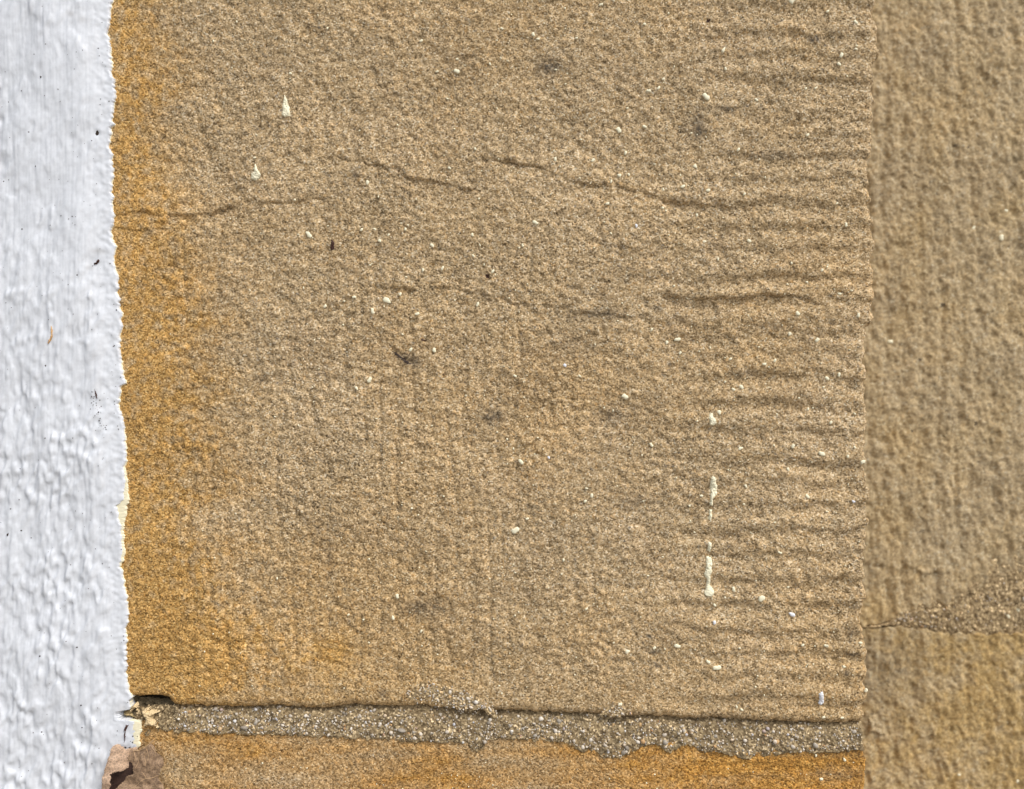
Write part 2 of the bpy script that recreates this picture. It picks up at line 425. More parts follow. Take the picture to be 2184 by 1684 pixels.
def mortar_mat(name, tint):
    m, N, L, B = newmat(name)
    tc = N.new('ShaderNodeTexCoord').outputs['Object']
    vo = tex(N, L, 'ShaderNodeTexVoronoi', 1900.0, tc)
    sx = N.new('ShaderNodeSeparateColor'); L.new(vo.outputs['Color'], sx.inputs[0])
    g = ramp(N, [(0, (.075, .060, .042)), (.3, (.125, .105, .078)), (.65, (.19, .165, .125)), (.9, (.27, .24, .185)), (1, (.55, .50, .42))])
    L.new(sx.outputs[0], g.inputs[0])
    n = tex(N, L, 'ShaderNodeTexNoise', 260.0, tc, Detail=5.0)
    r = ramp(N, [(.3, (.7, .7, .7)), (.7, (1.15, 1.13, 1.08))]); L.new(n.outputs[0], r.inputs[0])
    L.new(mix(N, L, mix(N, L, g.outputs[0], r.outputs[0], 1.0, 'MULTIPLY'), tint, 1.0, 'MULTIPLY'), B.inputs['Base Color'])
    B.inputs['Roughness'].default_value = 0.95
    B.inputs['Specular IOR Level'].default_value = 0.2
    return m
M_MORTAR = mortar_mat('grey_lime_mortar', (1.72, 1.50, 1.14))
M_MORTAR_TAN = mortar_mat('tan_lime_mortar', (2.3, 1.98, 1.48))
def pebble_mat(name, island):
    m, N, L, B = newmat(name)
    if island:
        src = N.new('ShaderNodeNewGeometry').outputs['Random Per Island']
    else:
        src = N.new('ShaderNodeObjectInfo').outputs['Random']
    r = ramp(N, [(0, (.28, .24, .19)), (.15, (.38, .34, .28)), (.38, (.56, .49, .40)), (.62, (.70, .62, .51)), (.80, (.80, .74, .65)), (.87, (.60, .40, .19)), (.91, (.44, .23, .10)), (.94, (.56, .56, .61)), (1, (.84, .81, .75))])
    L.new(src, r.inputs[0])
    tc = N.new('ShaderNodeTexCoord').outputs['Object']
    n = tex(N, L, 'ShaderNodeTexNoise', 1800.0, tc, Detail=3.0)
    r2 = ramp(N, [(.3, (.82, .82, .82)), (.7, (1.1, 1.1, 1.1))]); L.new(n.outputs[0], r2.inputs[0])
    L.new(mix(N, L, r.outputs[0], r2.outputs[0], 1.0, 'MULTIPLY'), B.inputs['Base Color'])
    B.inputs['Roughness'].default_value = 0.55
    B.inputs['Specular IOR Level'].default_value = 0.4
    return m
M_PEB = pebble_mat('sand_pebble', False)
M_GRIT = pebble_mat('sharp_sand', True)
def paint_mat(name, c, rough, dirt=None, scale=700.0):
    m, N, L, B = newmat(name)
    tc = N.new('ShaderNodeTexCoord').outputs['Object']
    n = tex(N, L, 'ShaderNodeTexNoise', scale, tc, Detail=4.0)
    r = ramp(N, [(.3, tuple(x * .90 for x in c)), (.6, c)]); L.new(n.outputs[0], r.inputs[0])
    out = r.outputs[0]
    if dirt:
        a = attr(N, 'soot_shade')  # dirt dabs and the leaf's painted shade
        out = mix(N, L, out, dirt, a)
        # pin-prick specks of dirt
        vo = tex(N, L, 'ShaderNodeTexVoronoi', 330.0, tc)
        sx = N.new('ShaderNodeSeparateColor'); L.new(vo.outputs['Color'], sx.inputs[0])
        pick = math_(N, L, 'GREATER_THAN', sx.outputs[0], 0.90)
        size = math_(N, L, 'MULTIPLY_ADD', sx.outputs[1], .075, .02)
        dot = math_(N, L, 'LESS_THAN', vo.outputs['Distance'], size)
        out = mix(N, L, out, (.06, .05, .045), math_(N, L, 'MULTIPLY', math_(N, L, 'MULTIPLY', pick, dot), .8))
    L.new(out, B.inputs['Base Color'])
    B.inputs['Roughness'].default_value = rough
    B.inputs['Specular IOR Level'].default_value = 0.4
    return m
M_WHITE = paint_mat('white_masonry_paint', (.73, .76, .81), .38, (.30, .28, .25))
M_CREAM = paint_mat('cream_undercoat', (.93, .86, .62), .6)
M_SPECK = paint_mat('cream_paint_drop', (.94, .885, .65), .6)
M_WSPECK = paint_mat('white_paint_drop', (.88, .89, .93), .5)
M_CRUMB = paint_mat('crumbly_cream_filler', (.74, .57, .33), .9, scale=1500.0)
M_STICKY = paint_mat('old_straw_filler', (.58, .44, .22), .9, scale=1500.0)
M_DARK = paint_mat('dark_dirt', (.035, .022, .016), .8)
M_BROWN = paint_mat('dark_brown_husk', (.06, .022, .014), .6)
M_STRAW = paint_mat('pale_orange_straw', (.68, .42, .20), .7)
M_CORE = paint_mat('joint_core', (.13, .10, .06), .95)
def leaf_mat(name, a, b):
    m, N, L, B = newmat(name)
    tc = N.new('ShaderNodeTexCoord').outputs['Object']
    v = tex(N, L, 'ShaderNodeTexVoronoi', 1250.0, tc); v.feature = 'DISTANCE_TO_EDGE'
    net = ramp(N, [(0.0, (1.5, 1.46, 1.38)), (.10, (1.05, 1.05, 1.03)), (.3, (.86, .86, .86))]); L.new(v.outputs['Distance'], net.inputs[0])
    n = tex(N, L, 'ShaderNodeTexNoise', 260.0, tc, Detail=7.0, Roughness=.75)
    r = ramp(N, [(.30, a), (.5, tuple((x + y) / 2 for x, y in zip(a, b))), (.72, b)]); L.new(n.outputs[0], r.inputs[0])
    c = mix(N, L, r.outputs[0], net.outputs[0], 1.0, 'MULTIPLY')
    L.new(c, B.inputs['Base Color'])
    B.inputs['Roughness'].default_value = .6
    B.inputs['Specular IOR Level'].default_value = .3
    bp = N.new('ShaderNodeBump'); bp.inputs['Distance'].default_value = .0001; bp.inputs['Strength'].default_value = .6
    L.new(n.outputs[0], bp.inputs['Height']); L.new(bp.outputs[0], B.inputs['Normal'])
    return m
M_LEAF = leaf_mat('dead_leaf_brown', (.12, .075, .045), (.43, .295, .19))
M_FLAP = leaf_mat('dead_leaf_pale_underside', (.25, .165, .11), (.60, .43, .31))
M_INNER = leaf_mat('dead_leaf_shaded_inside', (.030, .016, .013), (.055, .030, .022))  # leaf's darker side, deepened to paint the shade inside the curl
M_VEIN = paint_mat('leaf_vein', (.52, .35, .20), .6)
def ground_mat():
    m, N, L, B = newmat('paving')
    tc = N.new('ShaderNodeTexCoord').outputs['Object']
    n = tex(N, L, 'ShaderNodeTexNoise', 30.0, tc, Detail=6.0)
    r = ramp(N, [(.3, (.20, .185, .16)), (.7, (.34, .315, .28))]); L.new(n.outputs[0], r.inputs[0])
    L.new(r.outputs[0], B.inputs['Base Color']); B.inputs['Roughness'].default_value = .9
    return m

# ------------------------------------------------------------------ ground
gq = 60.0
g = mesh_np('ground', np.array([(-gq, -gq, 0), (gq, -gq, 0), (gq, gq, 0), (-gq, gq, 0)]), [[0, 1, 2, 3]], None, None, ground_mat(), False)
add('ground', g, kind='structure')

# ------------------------------------------------------------------ stain and painted shade masks
def soot_shade_upper(u, v):
    k = np.zeros(np.shape(u))
    for (x, y, a, b, s) in SMUDGE:
        m = (np.abs(u - x) < 3 * a) & (np.abs(v - y) < 3 * b)
        if np.any(m):
            k = np.where(m, np.maximum(k, s * np.exp(-(((u - x) / a) ** 2 + ((v - y) / b) ** 2))), k)
    k += 0.05 * np.clip(samp(F_BIG, u + 700, v + 100) - .8, 0, 2) * (u > 500)
    k += 0.35 * smooth(1470, 1500, v) * (1 - smooth(355, 372, u))  # shade of the hollow corner above the open joint, put into the colour
    return np.clip(k, 0, 1)
def pale_upper(u, v):
    k = .45 * np.clip(samp(F_HUGE, u * 1.7 + 640, v * 1.7 + 90), -.3, 1.6) + .25 * np.clip(samp(F_BIG, u + 850, v + 640), 0, 2)
    for (x, y, a, b, q) in ((1250, 935, 90, 45, .9), (1190, 750, 60, 30, .6), (1320, 1120, 70, 45, .7), (1100, 300, 120, 60, .35), (1650, 700, 90, 60, .5), (1700, 1080, 110, 60, .4), (900, 650, 120, 60, .3)):
        k = k + q * np.exp(-(((u - x) / a) ** 2 + ((v - y) / b) ** 2))
    return np.clip(k, 0, 1.2)
def iron_upper(u, v):
    d = u - np.interp(v, WE_V, WE_U)
    wide = np.interp(v, [-200, 0, 200, 330, 480, 600, 700, 900, 1100, 1250, 1400, 1500, 1700], [150, 150, 150, 150, 165, 205, 235, 240, 245, 250, 250, 260, 260])
    wide = wide * (1 + .18 * samp(F_BIG, u * .3, v * .7 + 60))
    o = (1 - smooth(.15, 1.30, d / wide)) * np.interp(v, [0, 150, 300, 460, 520, 700, 1000, 1500], [.85, .88, 1.02, 1.02, .9, 1.05, 1.1, 1.05])
    o *= np.clip(.85 + .28 * samp(F_BLOB, u + 250, v), 0.4, 1.25)
    o += .45 * np.exp(-(((u - 470) / 45) ** 2 + ((v - 1400) / 70) ** 2)) + .5 * np.exp(-(((u - 715) / 40) ** 2 + ((v - 1390) / 40) ** 2))
    o += .55 * smooth(1000, 1450, v) * (1 - smooth(480, 950, u)) * np.clip(.7 + .4 * samp(F_BLOB, u, v + 500), 0, 1.5) * .7
    o += .14 * smooth(1100, 1500, v) + .10 * np.clip(samp(F_HUGE, u, v), 0, 2) + .05
    return np.clip(o, 0, 1.2)
def iron_lower(u, v):
    o = np.interp(u, [200, 500, 800, 1000, 1120, 1300, 1600, 1850], [.38, .42, .48, .52, .64, .74, .86, 1.0])
    o = o + .14 * samp(F_BIG, u * .5 + 50, v) + .10 * samp(F_BIG, u * .25, v * 2.2)
    return np.clip(o, 0, 1.25)
def soot_lower(u, v):
    b = samp(F_BIG, u * .18 + 60, v * 2.4 + 10)
    o = .34 * smooth(1450, 1650, u) * smooth(.1, 1.2, b) + .15 * (1 - smooth(400, 560, u)) * smooth(0, 1.4, samp(F_BIG, u, v + 90))
    return np.clip(o, 0, 1)

# ------------------------------------------------------------------ the projecting corner pier
pier = thing('stone_pier', 1050, 842 + ZC / S, label='projecting buff sandstone corner pier with paint drips, between white wall and recessed stone wall', cat='stone pier')
q_edge = lambda v: np.interp(v, QE_V, QE_U) + 1.6 * samp(F_MID, 0 * v + 33, v * .9) + 2.2 * samp(F_BIG, 0 * v + 200, v * 2)
lip = lambda u: np.interp(u, LIP_U, LIP_V) + 0.9 * samp(F_MID, u, 0 * u + 61)
STEP = 2.0
us = axis(150, 1900, 205, 1900, STEP, most=12)
vs = axis(-160, 1540, -12, 1560, STEP, most=12)
stone_up = block('stone', pier, M_STONE, us, vs, upper_h, {'iron': iron_upper, 'soot_shade': soot_shade_upper, 'pale': pale_upper},
                 right=q_edge, bottom=lip, top=lambda u: 0 * u - 160, r=18, label='large buff stone with paint drips')
q_low = lambda v: np.interp(v, [1500, 1597, 1603, 1615, 1640, 1690, 1760, 3200], [1838, 1843, 1846, 1850, 1850, 1848, 1851, 1852]) + 1.2 * samp(F_MID, 0 * v + 133, v * .9)
vs = axis(1520, 3174, 1545, 1700, STEP, most=24)
stone_low = block('stone', pier, M_STONE_LOW, us, vs, lower_h, {'iron': iron_lower, 'soot_shade': soot_lower},
                  right=q_low, top=lambda u: np.interp(u, SM_U, SM_V) - 14, deep=330, r=9, label='orange brown stone below the mortar joint')
ustep = axis(150, 1860, 150, 1860, 14)
for k, (a, b) in enumerate(((-1720, -240), (-3300, -1800))):
    block('stone', pier, M_STONE, ustep, np.arange(a, b, 14.0), lambda u, v: 1.3 * samp(F_BIG, u, v) + grain_h(u, v, .6),
          {'iron': lambda u, v: .3 + 0 * u, 'soot_shade': lambda u, v: 0 * u}, right=lambda v: 0 * v + 1864, top=lambda u, a=a: 0 * u + a, bottom=lambda u, b=b: 0 * u + b)

# mortar bed between the two stones
def mortar_surf(u, v):
    """height of the mortar face"""
    t = (v - lip(u)) / np.maximum(np.interp(u, MB_U, MB_V) - lip(u), 8)
    h = np.interp(t, [-.5, 0, .14, .4, .75, 1.0, 1.5], [-40, -20, -11, -5.0, -1.0, 2.2, 2.2])
    h = h - 30 * (1 - smooth(340, 372, u + 8 * samp(F_MID, u, v))) * (1 - smooth(.5, .85, t))
    h = np.where(t > .6, np.maximum(h, lower_h(u, v) + np.interp(t, [.6, .8, 1], [-10, 1.2, 2.2])), h)
    return h + 0.9 * samp(F_GRAIN, u + 70, v + 50) + 1.0 * samp(F_MID, u + 30, v + 10) + .5 * samp(F_BIG, u, v)
def build_mortar():
    un = np.arange(338, 1838.1, 2.0)
    tt = np.concatenate([[-.30], np.linspace(-.12, 1.0, 46), ])
    U, T = np.meshgrid(un, tt)
    lo, hi = lip(U), np.interp(U, MB_U, MB_V) + 1.6 * samp(F_MID, U * 1.3, 0 * U + 5) + .9 * samp(F_GRAIN, U, 0 * U + 9)
    V = lo + (hi - lo) * T
    H = mortar_surf(U, V)
    # under rim sinks into the stone
    rim = [(V[-1] + .8, H[-1] - 1.6), (V[-1] + 1.0, H[-1] - 9.0)]
    V = np.vstack([V] + [a[None] for a, _ in rim]); H = np.vstack([H] + [b[None] for _, b in rim])
    U = np.vstack([U, U[-1:], U[-1:]])
    # right end turns the corner
    xe = np.interp(V[:, -1], [1540, 1560, 1600], [1845, 1844, 1843])
    ex = [(xe - 2, -1.0), (xe, -4.0), (xe, -40.0), (xe, -300.0)]
    for x, d in ex:
        jit = 0.8 * samp(F_GRAIN, V[:, -1], 0 * xe + 3)
        U = np.hstack([U, (x + jit)[:, None]]); V = np.hstack([V, V[:, -1:]]); H = np.hstack([H, H[:, -1:] * 0 + np.minimum(H[:, -1:], H[:, -1:] + d)])
    c = to_world(U, V, H, pier)
    return add('mortar_joint', mesh_np('mortar_joint', c, grid_quads(*U.shape), None, None, M_MORTAR), pier, label='grey pebbly mortar joint')
mortar = build_mortar()
core = to_world(np.array([150, 1845, 1845, 150, 150, 1845, 1845, 150]), np.array([1440, 1440, 1640, 1640] * 2), np.array([-52] * 4 + [-325] * 4), pier)
add('joint_backing', mesh_np('joint_backing', core, [[0, 3, 2, 1], [4, 5, 6, 7], [0, 1, 5, 4], [2, 3, 7, 6], [1, 2, 6, 5], [0, 4, 7, 3]], None, None, M_CORE, False), pier)

# ------------------------------------------------------------------ thin patches laid on a surface
def inside(poly, U, V):
    p = np.array(poly, float)
    n = len(p)
    ins = np.zeros(U.shape, bool); dist = np.full(U.shape, 1e9)
    for i in range(n):
        (x0, y0), (x1, y1) = p[i], p[(i + 1) % n]
        c = (y0 > V) != (y1 > V)
        with np.errstate(divide='ignore', invalid='ignore'):
            xs = (x1 - x0) * (V - y0) / (y1 - y0 if y1 != y0 else 1e-9) + x0
        ins ^= c & (U < xs)
        L2 = (x1 - x0) ** 2 + (y1 - y0) ** 2 + 1e-12
        t = np.clip(((U - x0) * (x1 - x0) + (V - y0) * (y1 - y0)) / L2, 0, 1)
        dist = np.minimum(dist, np.hypot(U - x0 - t * (x1 - x0), V - y0 - t * (y1 - y0)))
    return np.where(ins, dist, -dist)
def patch(name, poly, surf, thick, parent, mat, step=1.3, rag=1.0, edge=3.0, plane=0.0, rough=.35, extra=None, below=1.6, grow=0.0, **k):
    p = np.array(poly, float)
    u = np.arange(p[:, 0].min() - 4, p[:, 0].max() + 4.1, step); v = np.arange(p[:, 1].min() - 4, p[:, 1].max() + 4.1, step)
    U, V = np.meshgrid(u, v)
    sd = inside(poly, U, V) + grow + rag * samp(F_GRAIN, U * 1.4, V * 1.4) * .8 + rag * .6 * samp(F_MID, U, V)
    top = thick * np.clip(1 - (1 - np.clip(sd / edge, 0, 1)) ** 2, 0, 1)
    H = surf(U, V) + np.where(sd > 0, top, -below) + rough * samp(F_GRAIN, U, V + 300) * (sd > 0)
    if extra is not None: H = H + extra(U, V)
    keep = sd > -step * 1.2
    q = grid_quads(*U.shape)
    q = q[keep.ravel()[q].all(1) & (sd.ravel()[q] > -.2).any(1)]
    if len(q) == 0: return None
    used, inv = np.unique(q, return_inverse=True)
    c = to_world(U.ravel()[used], V.ravel()[used], H.ravel()[used], parent, plane)
    return add(name, mesh_np(name, c, inv.reshape(-1, 4), None, None, mat), parent, **k)

def off(pts, sx, x0, y0): return [(x0 + sx * x, y0 + sx * y) for x, y in pts]
SM1 = off([(1330,830),(1420,790),(1520,760),(1560,830),(1640,800),(1720,830),(1850,880),(1900,920),(1960,960),(2060,1010),(2100,1040),(2000,1035),(1850,1020),(1700,1000),(1560,960),(1450,920),(1300,930),(1250,900)], .25, 546, 1264)
SM2 = off([(740,1020),(850,950),(930,945),(960,1000),(1020,1050),(900,1065),(760,1055)], .25, 1092, 1264)
patch('mortar_smear', SM1, upper_h, 1.4, stone_up, M_MORTAR_TAN, step=2.0, rag=6.0, rough=.8)
patch('mortar_smear', SM2, upper_h, 1.4, stone_up, M_MORTAR_TAN, step=2.0, rag=4.0, rough=.8)

# ------------------------------------------------------------------ pebbles and grit in the mortar
def rock_mesh(name, seed, mat, sub=2):
    import bmesh
    bm = bmesh.new()
    bmesh.ops.create_icosphere(bm, subdivisions=sub, radius=1.0)
    r = random.Random(seed)
    sc = (1, .8 + .2 * r.random(), .62 + .3 * r.random())
    o = Vector((r.random() * 9, r.random() * 9, r.random() * 9))
    for v in bm.verts:
        d = 1 + .30 * mnoise.noise(v.co * 1.1 + o)
        v.co = Vector((v.co.x * sc[0], v.co.y * sc[1], v.co.z * sc[2])) * d
    me = bpy.data.meshes.new(name)
    for f in bm.faces: f.smooth = True
    bm.to_mesh(me); bm.free()
    me.materials.append(mat)
    return me
ROCKS = [rock_mesh('pebble', k, M_PEB, 1) for k in range(9)]
ROCKS_BIG = [rock_mesh('pebble', 20 + k, M_PEB, 2) for k in range(5)]
def lay(name, me, parent, u, v, h, r, squash=1.0, rot=None, plane=0.0, sy=.75):
    o = bpy.data.objects.new(name, me)
    o.parent = parent
    o.location = Vector((float(wx(u)), float(wy(h)) + plane, float(wz(v)))) - origin(parent)
    o.rotation_euler = (0, rot if rot is not None else random.uniform(0, 6.28), 0)
    o.scale = (r * S, r * S * sy, r * S * squash)
    col.objects.link(o)
    return o
big = [(857,1558,9,.5,.2),(796,1520,4,1,0),(767,1530,4.5,1,0),(834,1563,4,1,0),(897,1567,4.5,1,0),(618,1530,4,1,0),(626,1556,4.5,1,0),(603,1548,4,1,0),(1154,1537,5,1,0),(1192,1541,5.5,1,0),(1141,1569,4.5,1,0),(1177,1573,4,1,0),(1361,1583,5,1,.5),(1371,1581,5,1,.5),(1418,1583,5.5,1,0),(1418,1570,5,1,0),(1330,1605,5,1.2,0),(1291,1591,4,1,0),(1243,1594,4.5,1,0),(1332,1590,3.5,1,0),(1527,1573,4.5,1,0),(1739,1590,6,1,0),(1691,1593,5,1.2,.6),(1657,1583,5,1,0),(1590,1582,4.5,1,0),(1640,1558,4,1,0),(522,1552,8,.6,.1),(545,1543,6,1,0),(650,1530,3.5,1,0),(1267,1597,3.5,1,0),(1337,1596,5,1,0),(1260,1580,4.5,1,0),(1703,1575,3.5,1,0),(1824,1563,3.5,1.6,0),(500,1540,4,1,0),(446,1548,3.5,1,0),(1465,1569,3.5,1,0),(927,1516,4,1,.0),(1005,1509,4.5,.7,.3),(1015,1498,5,1,0),(998,1490,4,1,0),(960,1477,4,1,0),(1046,1514,4.5,.8,0),(959,1487,3.5,1,0)]
npeb = 0
def m_or_s(u, v):
    ms = mortar_surf(np.array([u]), np.array([v]))[0]
    if v < lip(np.array([u]))[0]: return float(upper_h(np.array([float(u)]), np.array([float(v)]))[0]) + 1.2
    return float(ms)
for (u, v, r, sq, rt) in big:
    lay('pebble', ROCKS_BIG[npeb % 5], mortar, u, v, m_or_s(u, v) + r * .12, r * 1.05, sq, rt or None); npeb += 1
def rand_mortar(n):
    u = rng.uniform(352, 1836, n)
    lo = lip(u) + 4; hi = np.interp(u, MB_U, MB_V) - 2
    v = lo + (hi - lo) * rng.uniform(0, 1, n) ** .85
    return u, v
for u, v in zip(*rand_mortar(240)):
    r = float(np.clip(rng.lognormal(math.log(2.8), .32), 2.0, 5.2))
    lay('pebble', ROCKS[npeb % 9], mortar, u, v, m_or_s(u, v) + r * .15, r, random.uniform(.75, 1.25)); npeb += 1
def grit(name, u, v, h, r, parent, mat, plane=0.0):
    phi = (1 + 5 ** .5) / 2
    V0 = np.array([(-1, phi, 0), (1, phi, 0), (-1, -phi, 0), (1, -phi, 0), (0, -1, phi), (0, 1, phi), (0, -1, -phi), (0, 1, -phi), (phi, 0, -1), (phi, 0, 1), (-phi, 0, -1), (-phi, 0, 1)]) / 1.9
    T0 = np.array([(0, 11, 5), (0, 5, 1), (0, 1, 7), (0, 7, 10), (0, 10, 11), (1, 5, 9), (5, 11, 4), (11, 10, 2), (10, 7, 6), (7, 1, 8), (3, 9, 4), (3, 4, 2), (3, 2, 6), (3, 6, 8), (3, 8, 9), (4, 9, 5), (2, 4, 11), (6, 2, 10), (8, 6, 7), (9, 8, 1)])
    n = len(u)
    k = V0[None] * (r[:, None, None]) * (1 + .28 * rng.standard_normal((n, 12, 1)).clip(-1.5, 1.5))
    a = rng.uniform(0, 6.28, n); ca, sa = np.cos(a)[:, None], np.sin(a)[:, None]
    st = rng.uniform(.7, 1.3, n)[:, None]
    x = (k[..., 0] * ca - k[..., 2] * sa) * st; z = (k[..., 0] * sa + k[..., 2] * ca) / st
    c = to_world(u[:, None] + x, v[:, None] + z, h[:, None] + k[..., 1] * .8, parent, plane)
    t = (T0[None] + 12 * np.arange(n)[:, None, None]).reshape(-1, 3)
    return add(name, mesh_np(name, c, None, t, None, mat), parent, kind='stuff')
u, v = rand_mortar(1700)
h = mortar_surf(u, v)
r = np.clip(rng.lognormal(math.log(1.25), .42, len(u)), .6, 2.8)
grit('grit', u, v, h + r * .25, r, mortar, M_GRIT)
# grit in the smears on the upper stone
def rand_in(poly, n):
    p = np.array(poly); u = rng.uniform(p[:, 0].min() - 8, p[:, 0].max() + 8, n * 4); v = rng.uniform(p[:, 1].min() - 8, p[:, 1].max() + 8, n * 4)
    k = inside(poly, u, v) + rng.normal(0, 4, n * 4) > 0
    return u[k][:n], v[k][:n]
uu = [rand_in(SM1, 220), rand_in(SM2, 50)]
u = np.concatenate([a for a, _ in uu]); v = np.concatenate([b for _, b in uu])
r = np.clip(rng.lognormal(math.log(1.5), .35, len(u)), .8, 3.2)
grit('grit', u, v, upper_h(u, v) + 1.2, r, stone_up, M_GRIT)

# ------------------------------------------------------------------ splashes of paint on the pier
def blot_mesh(name, seed, mat):
    r = random.Random(seed)
    n = 12
    ph = r.uniform(0, 6.28)
    rr = [(1 + r.uniform(-.24, .24)) * (1 + .28 * math.cos(2 * (2 * math.pi * q / n) + ph)) for q in range(n)]
    V = [(0, -.40, 0)]
    for ring, (f, y) in enumerate(((.66, -.36), (.92, -.20), (1.0, .60))):
        for k in range(n):
            a = 2 * math.pi * k / n
            V.append((math.cos(a) * f * rr[k], y, math.sin(a) * f * rr[k]))
    T = [(0, 1 + (k + 1) % n, 1 + k) for k in range(n)]
    Q = []
    for g_ in range(2):
        for k in range(n):
            a, b = 1 + g_ * n + k, 1 + g_ * n + (k + 1) % n
            Q.append((a, b, b + n, a + n))
    return mesh_np(name, np.array(V), Q, T, None, mat)
BLOTS = [blot_mesh('paint_speck', k, M_SPECK) for k in range(7)]
WBLOTS = [blot_mesh('paint_speck', 30 + k, M_WSPECK) for k in range(3)]
SPK = []
def zone(x0, y0, pts):
    for p in pts:
        SPK.append((x0 + .25 * p[0], y0 + .25 * p[1], .25 * p[2], p[3] if len(p) > 3 else 0))
zone(546, 0, [(1410,350,12),(1712,612,16),(950,1558,14),(2095,250,10),(1995,550,10),(1415,395,8),(1716,508,9),(295,630,9),(1650,1435,9),(1870,1270,9),(700,215,8),(755,210,8),(420,1140,8),(918,930,8),(905,775,8),(1545,615,9),(1495,610,8)])
zone(1092, 0, [(910,1105,20),(1130,1080,15),(1655,825,22),(970,1305,13),(370,1358,13),(845,1553,11),(1565,1418,13),(690,1370,12),(1455,1597,13),(1290,1617,9),(1670,1630,12),(1930,1280,12),(2083,855,11),(1800,435,16),(1130,205,11),(1250,755,13),(1165,775,12),(1290,675,10),(180,300,12),(220,340,9),(915,1500,12),(995,1492,9),(860,5,10),(760,40,10),(550,330,9),(860,362,8),(1820,590,9),(1980,1660,10)])
zone(1638, 0, [(200,10,30),(500,110,9),(740,200,12),(620,480,15),(600,555,14),(640,570,8),(405,755,10),(325,755,9),(260,1640,8),(495,915,8),(335,1155,10),(740,430,9)])
zone(546, 421, [(450,320,22),(1115,880,25),(590,930,13),(840,853,12),(995,972,14),(1375,998,13),(1425,620,11),(1590,605,13),(1055,372,11),(1275,275,10),(900,280,10),(1010,270,9),(1130,320,9),(1845,320,10),(1500,410,12),(1910,408,9),(1855,500,9),(2040,495,8),(1890,915,12),(1320,1300,13),(1520,1305,14),(970,1560,15),(860,1630,13),(1230,830,11),(2020,630,11)])
zone(1092, 421, [(200,215,15),(815,55,12),(90,410,11),(1410,1215,18),(1320,1240,12),(1435,1328,12),(1190,1128,10),(1865,1380,10),(2150,1425,12),(1960,1620,16),(1890,1640,11),(1060,248,12,1),(450,1435,12,1),(575,1525,9),(25,1525,11),(2020,375,12),(1640,380,12),(1755,532,9),(1575,155,10),(1285,90,9),(845,310,9)])
zone(1638, 421, [(660,238,12),(690,170,10),(245,995,14),(755,1010,12),(187,1165,12),(418,1217,14),(60,1393,12),(605,1515,12),(505,1545,14),(450,628,11),(600,828,10),(585,55,9)])
zone(1092, 842, [(960,15,22),(80,575,20),(315,540,11,1),(680,862,12),(625,910,10),(30,1160,22),(1950,460,15),(1995,780,10),(1615,865,10),(1190,430,13),(130,1060,11),(440,1413,10),(1890,1660,12),(1770,152,14)])
zone(1638, 842, [(805,575,16),(450,505,18),(210,440,14),(530,238,11),(345,125,10),(335,870,12),(725,910,11,1),(170,638,10),(745,165,9),(95,1345,9),(670,525,9),(735,450,9)])
zone(546, 1264, [(1205,35,12),(1170,215,13),(790,190,9),(1410,330,11),(745,818,13),(895,525,8)])
zone(1092, 1264, [(2125,48,20),(1410,455,18),(985,505,14),(1215,470,12),(1670,590,14),(1745,640,18),(1725,105,10),(1720,250,12,1),(635,138,9),(330,798,8),(925,955,14),(1920,980,9),(1960,1000,9)])
zone(1638, 1264, [(208,190,20,1),(792,433,12),(495,455,13),(650,635,9),(690,622,8),(545,425,8),(290,445,9),(475,1065,10),(835,835,12),(632,1070,9),(650,1425,10),(452,1592,10),(408,1390,9)])
for i, (u, v, r, w) in enumerate(SPK):
    if r < 2.1: continue
    low = v > 1600
    par = stone_low if low else stone_up
    f = lower_h if low else upper_h
    h = float(f(np.array([u]), np.array([v]))[0])
    lay('paint_speck', (WBLOTS[i % 3] if w else BLOTS[i % 7]), par, u, v, h + 1.6, r * 1.2, random.uniform(.8, 1.3), plane=0, sy=.6 + 1.3 / r)
# finer spatter, denser to the right
n = 900
u = 330 + 1510 * rng.beta(1.7, 1.2, n); v = rng.uniform(-10, 1490, n)
r = np.clip(rng.lognormal(math.log(1.25), .3, n), .7, 2.2)
grit('paint_spatter', u, v, upper_h(u, v) + 1.2, r * 1.15, stone_up, M_SPECK)
n = 60
u = rng.uniform(500, 1830, n); v = rng.uniform(1625, 1700, n)
grit('paint_spatter', u, v, lower_h(u, v) + .6, np.clip(rng.lognormal(math.log(1.2), .3, n), .7, 2.0), stone_low, M_SPECK)

def z8(p): return off(p, .25, 1092, 842)
DRIPS = [
 z8([(1690,160),(1712,160),(1716,200),(1735,215),(1738,245),(1722,262),(1695,255),(1690,225),(1683,195)]),
 z8([(1697,712),(1715,700),(1735,715),(1740,760),(1755,800),(1750,845),(1730,870),(1708,885),(1712,945),(1690,945),(1694,880),(1700,840),(1692,790)]),
 z8([(1688,985),(1705,985),(1703,1030),(1700,1068),(1680,1068),(1688,1030)]),
 z8([(1680,1262),(1700,1270),(1702,1310),(1690,1340),(1672,1335),(1677,1300)]),
 z8([(1660,1392),(1680,1382),(1702,1395),(1702,1440),(1695,1470),(1702,1510),(1690,1550),(1695,1600),(1688,1625),(1712,1660),(1715,1700),(1690,1722),(1655,1718),(1642,1690),(1655,1650),(1665,1615),(1662,1560),(1640,1530),(1650,1490),(1662,1450)]),
 off([(245,815),(258,850),(268,880),(285,920),(282,945),(296,990),(270,998),(245,1000),(217,978),(222,960),(235,945),(235,880)], .25, 546, 0),
 [(545,352),(549,362),(556,372),(553,381),(546,385),(537,381),(537,372),(543,366)],
 off([(435,860),(455,845),(470,870),(468,905),(480,940),(455,965),(430,955),(438,915)], .25, 1638, 1264)]
for i, p in enumerate(DRIPS):
    patch('paint_drip', p, upper_h, 3.4, stone_up, M_WSPECK if i == 7 else M_SPECK, step=1.0, rag=.9, edge=4, rough=.25, grow=.9)
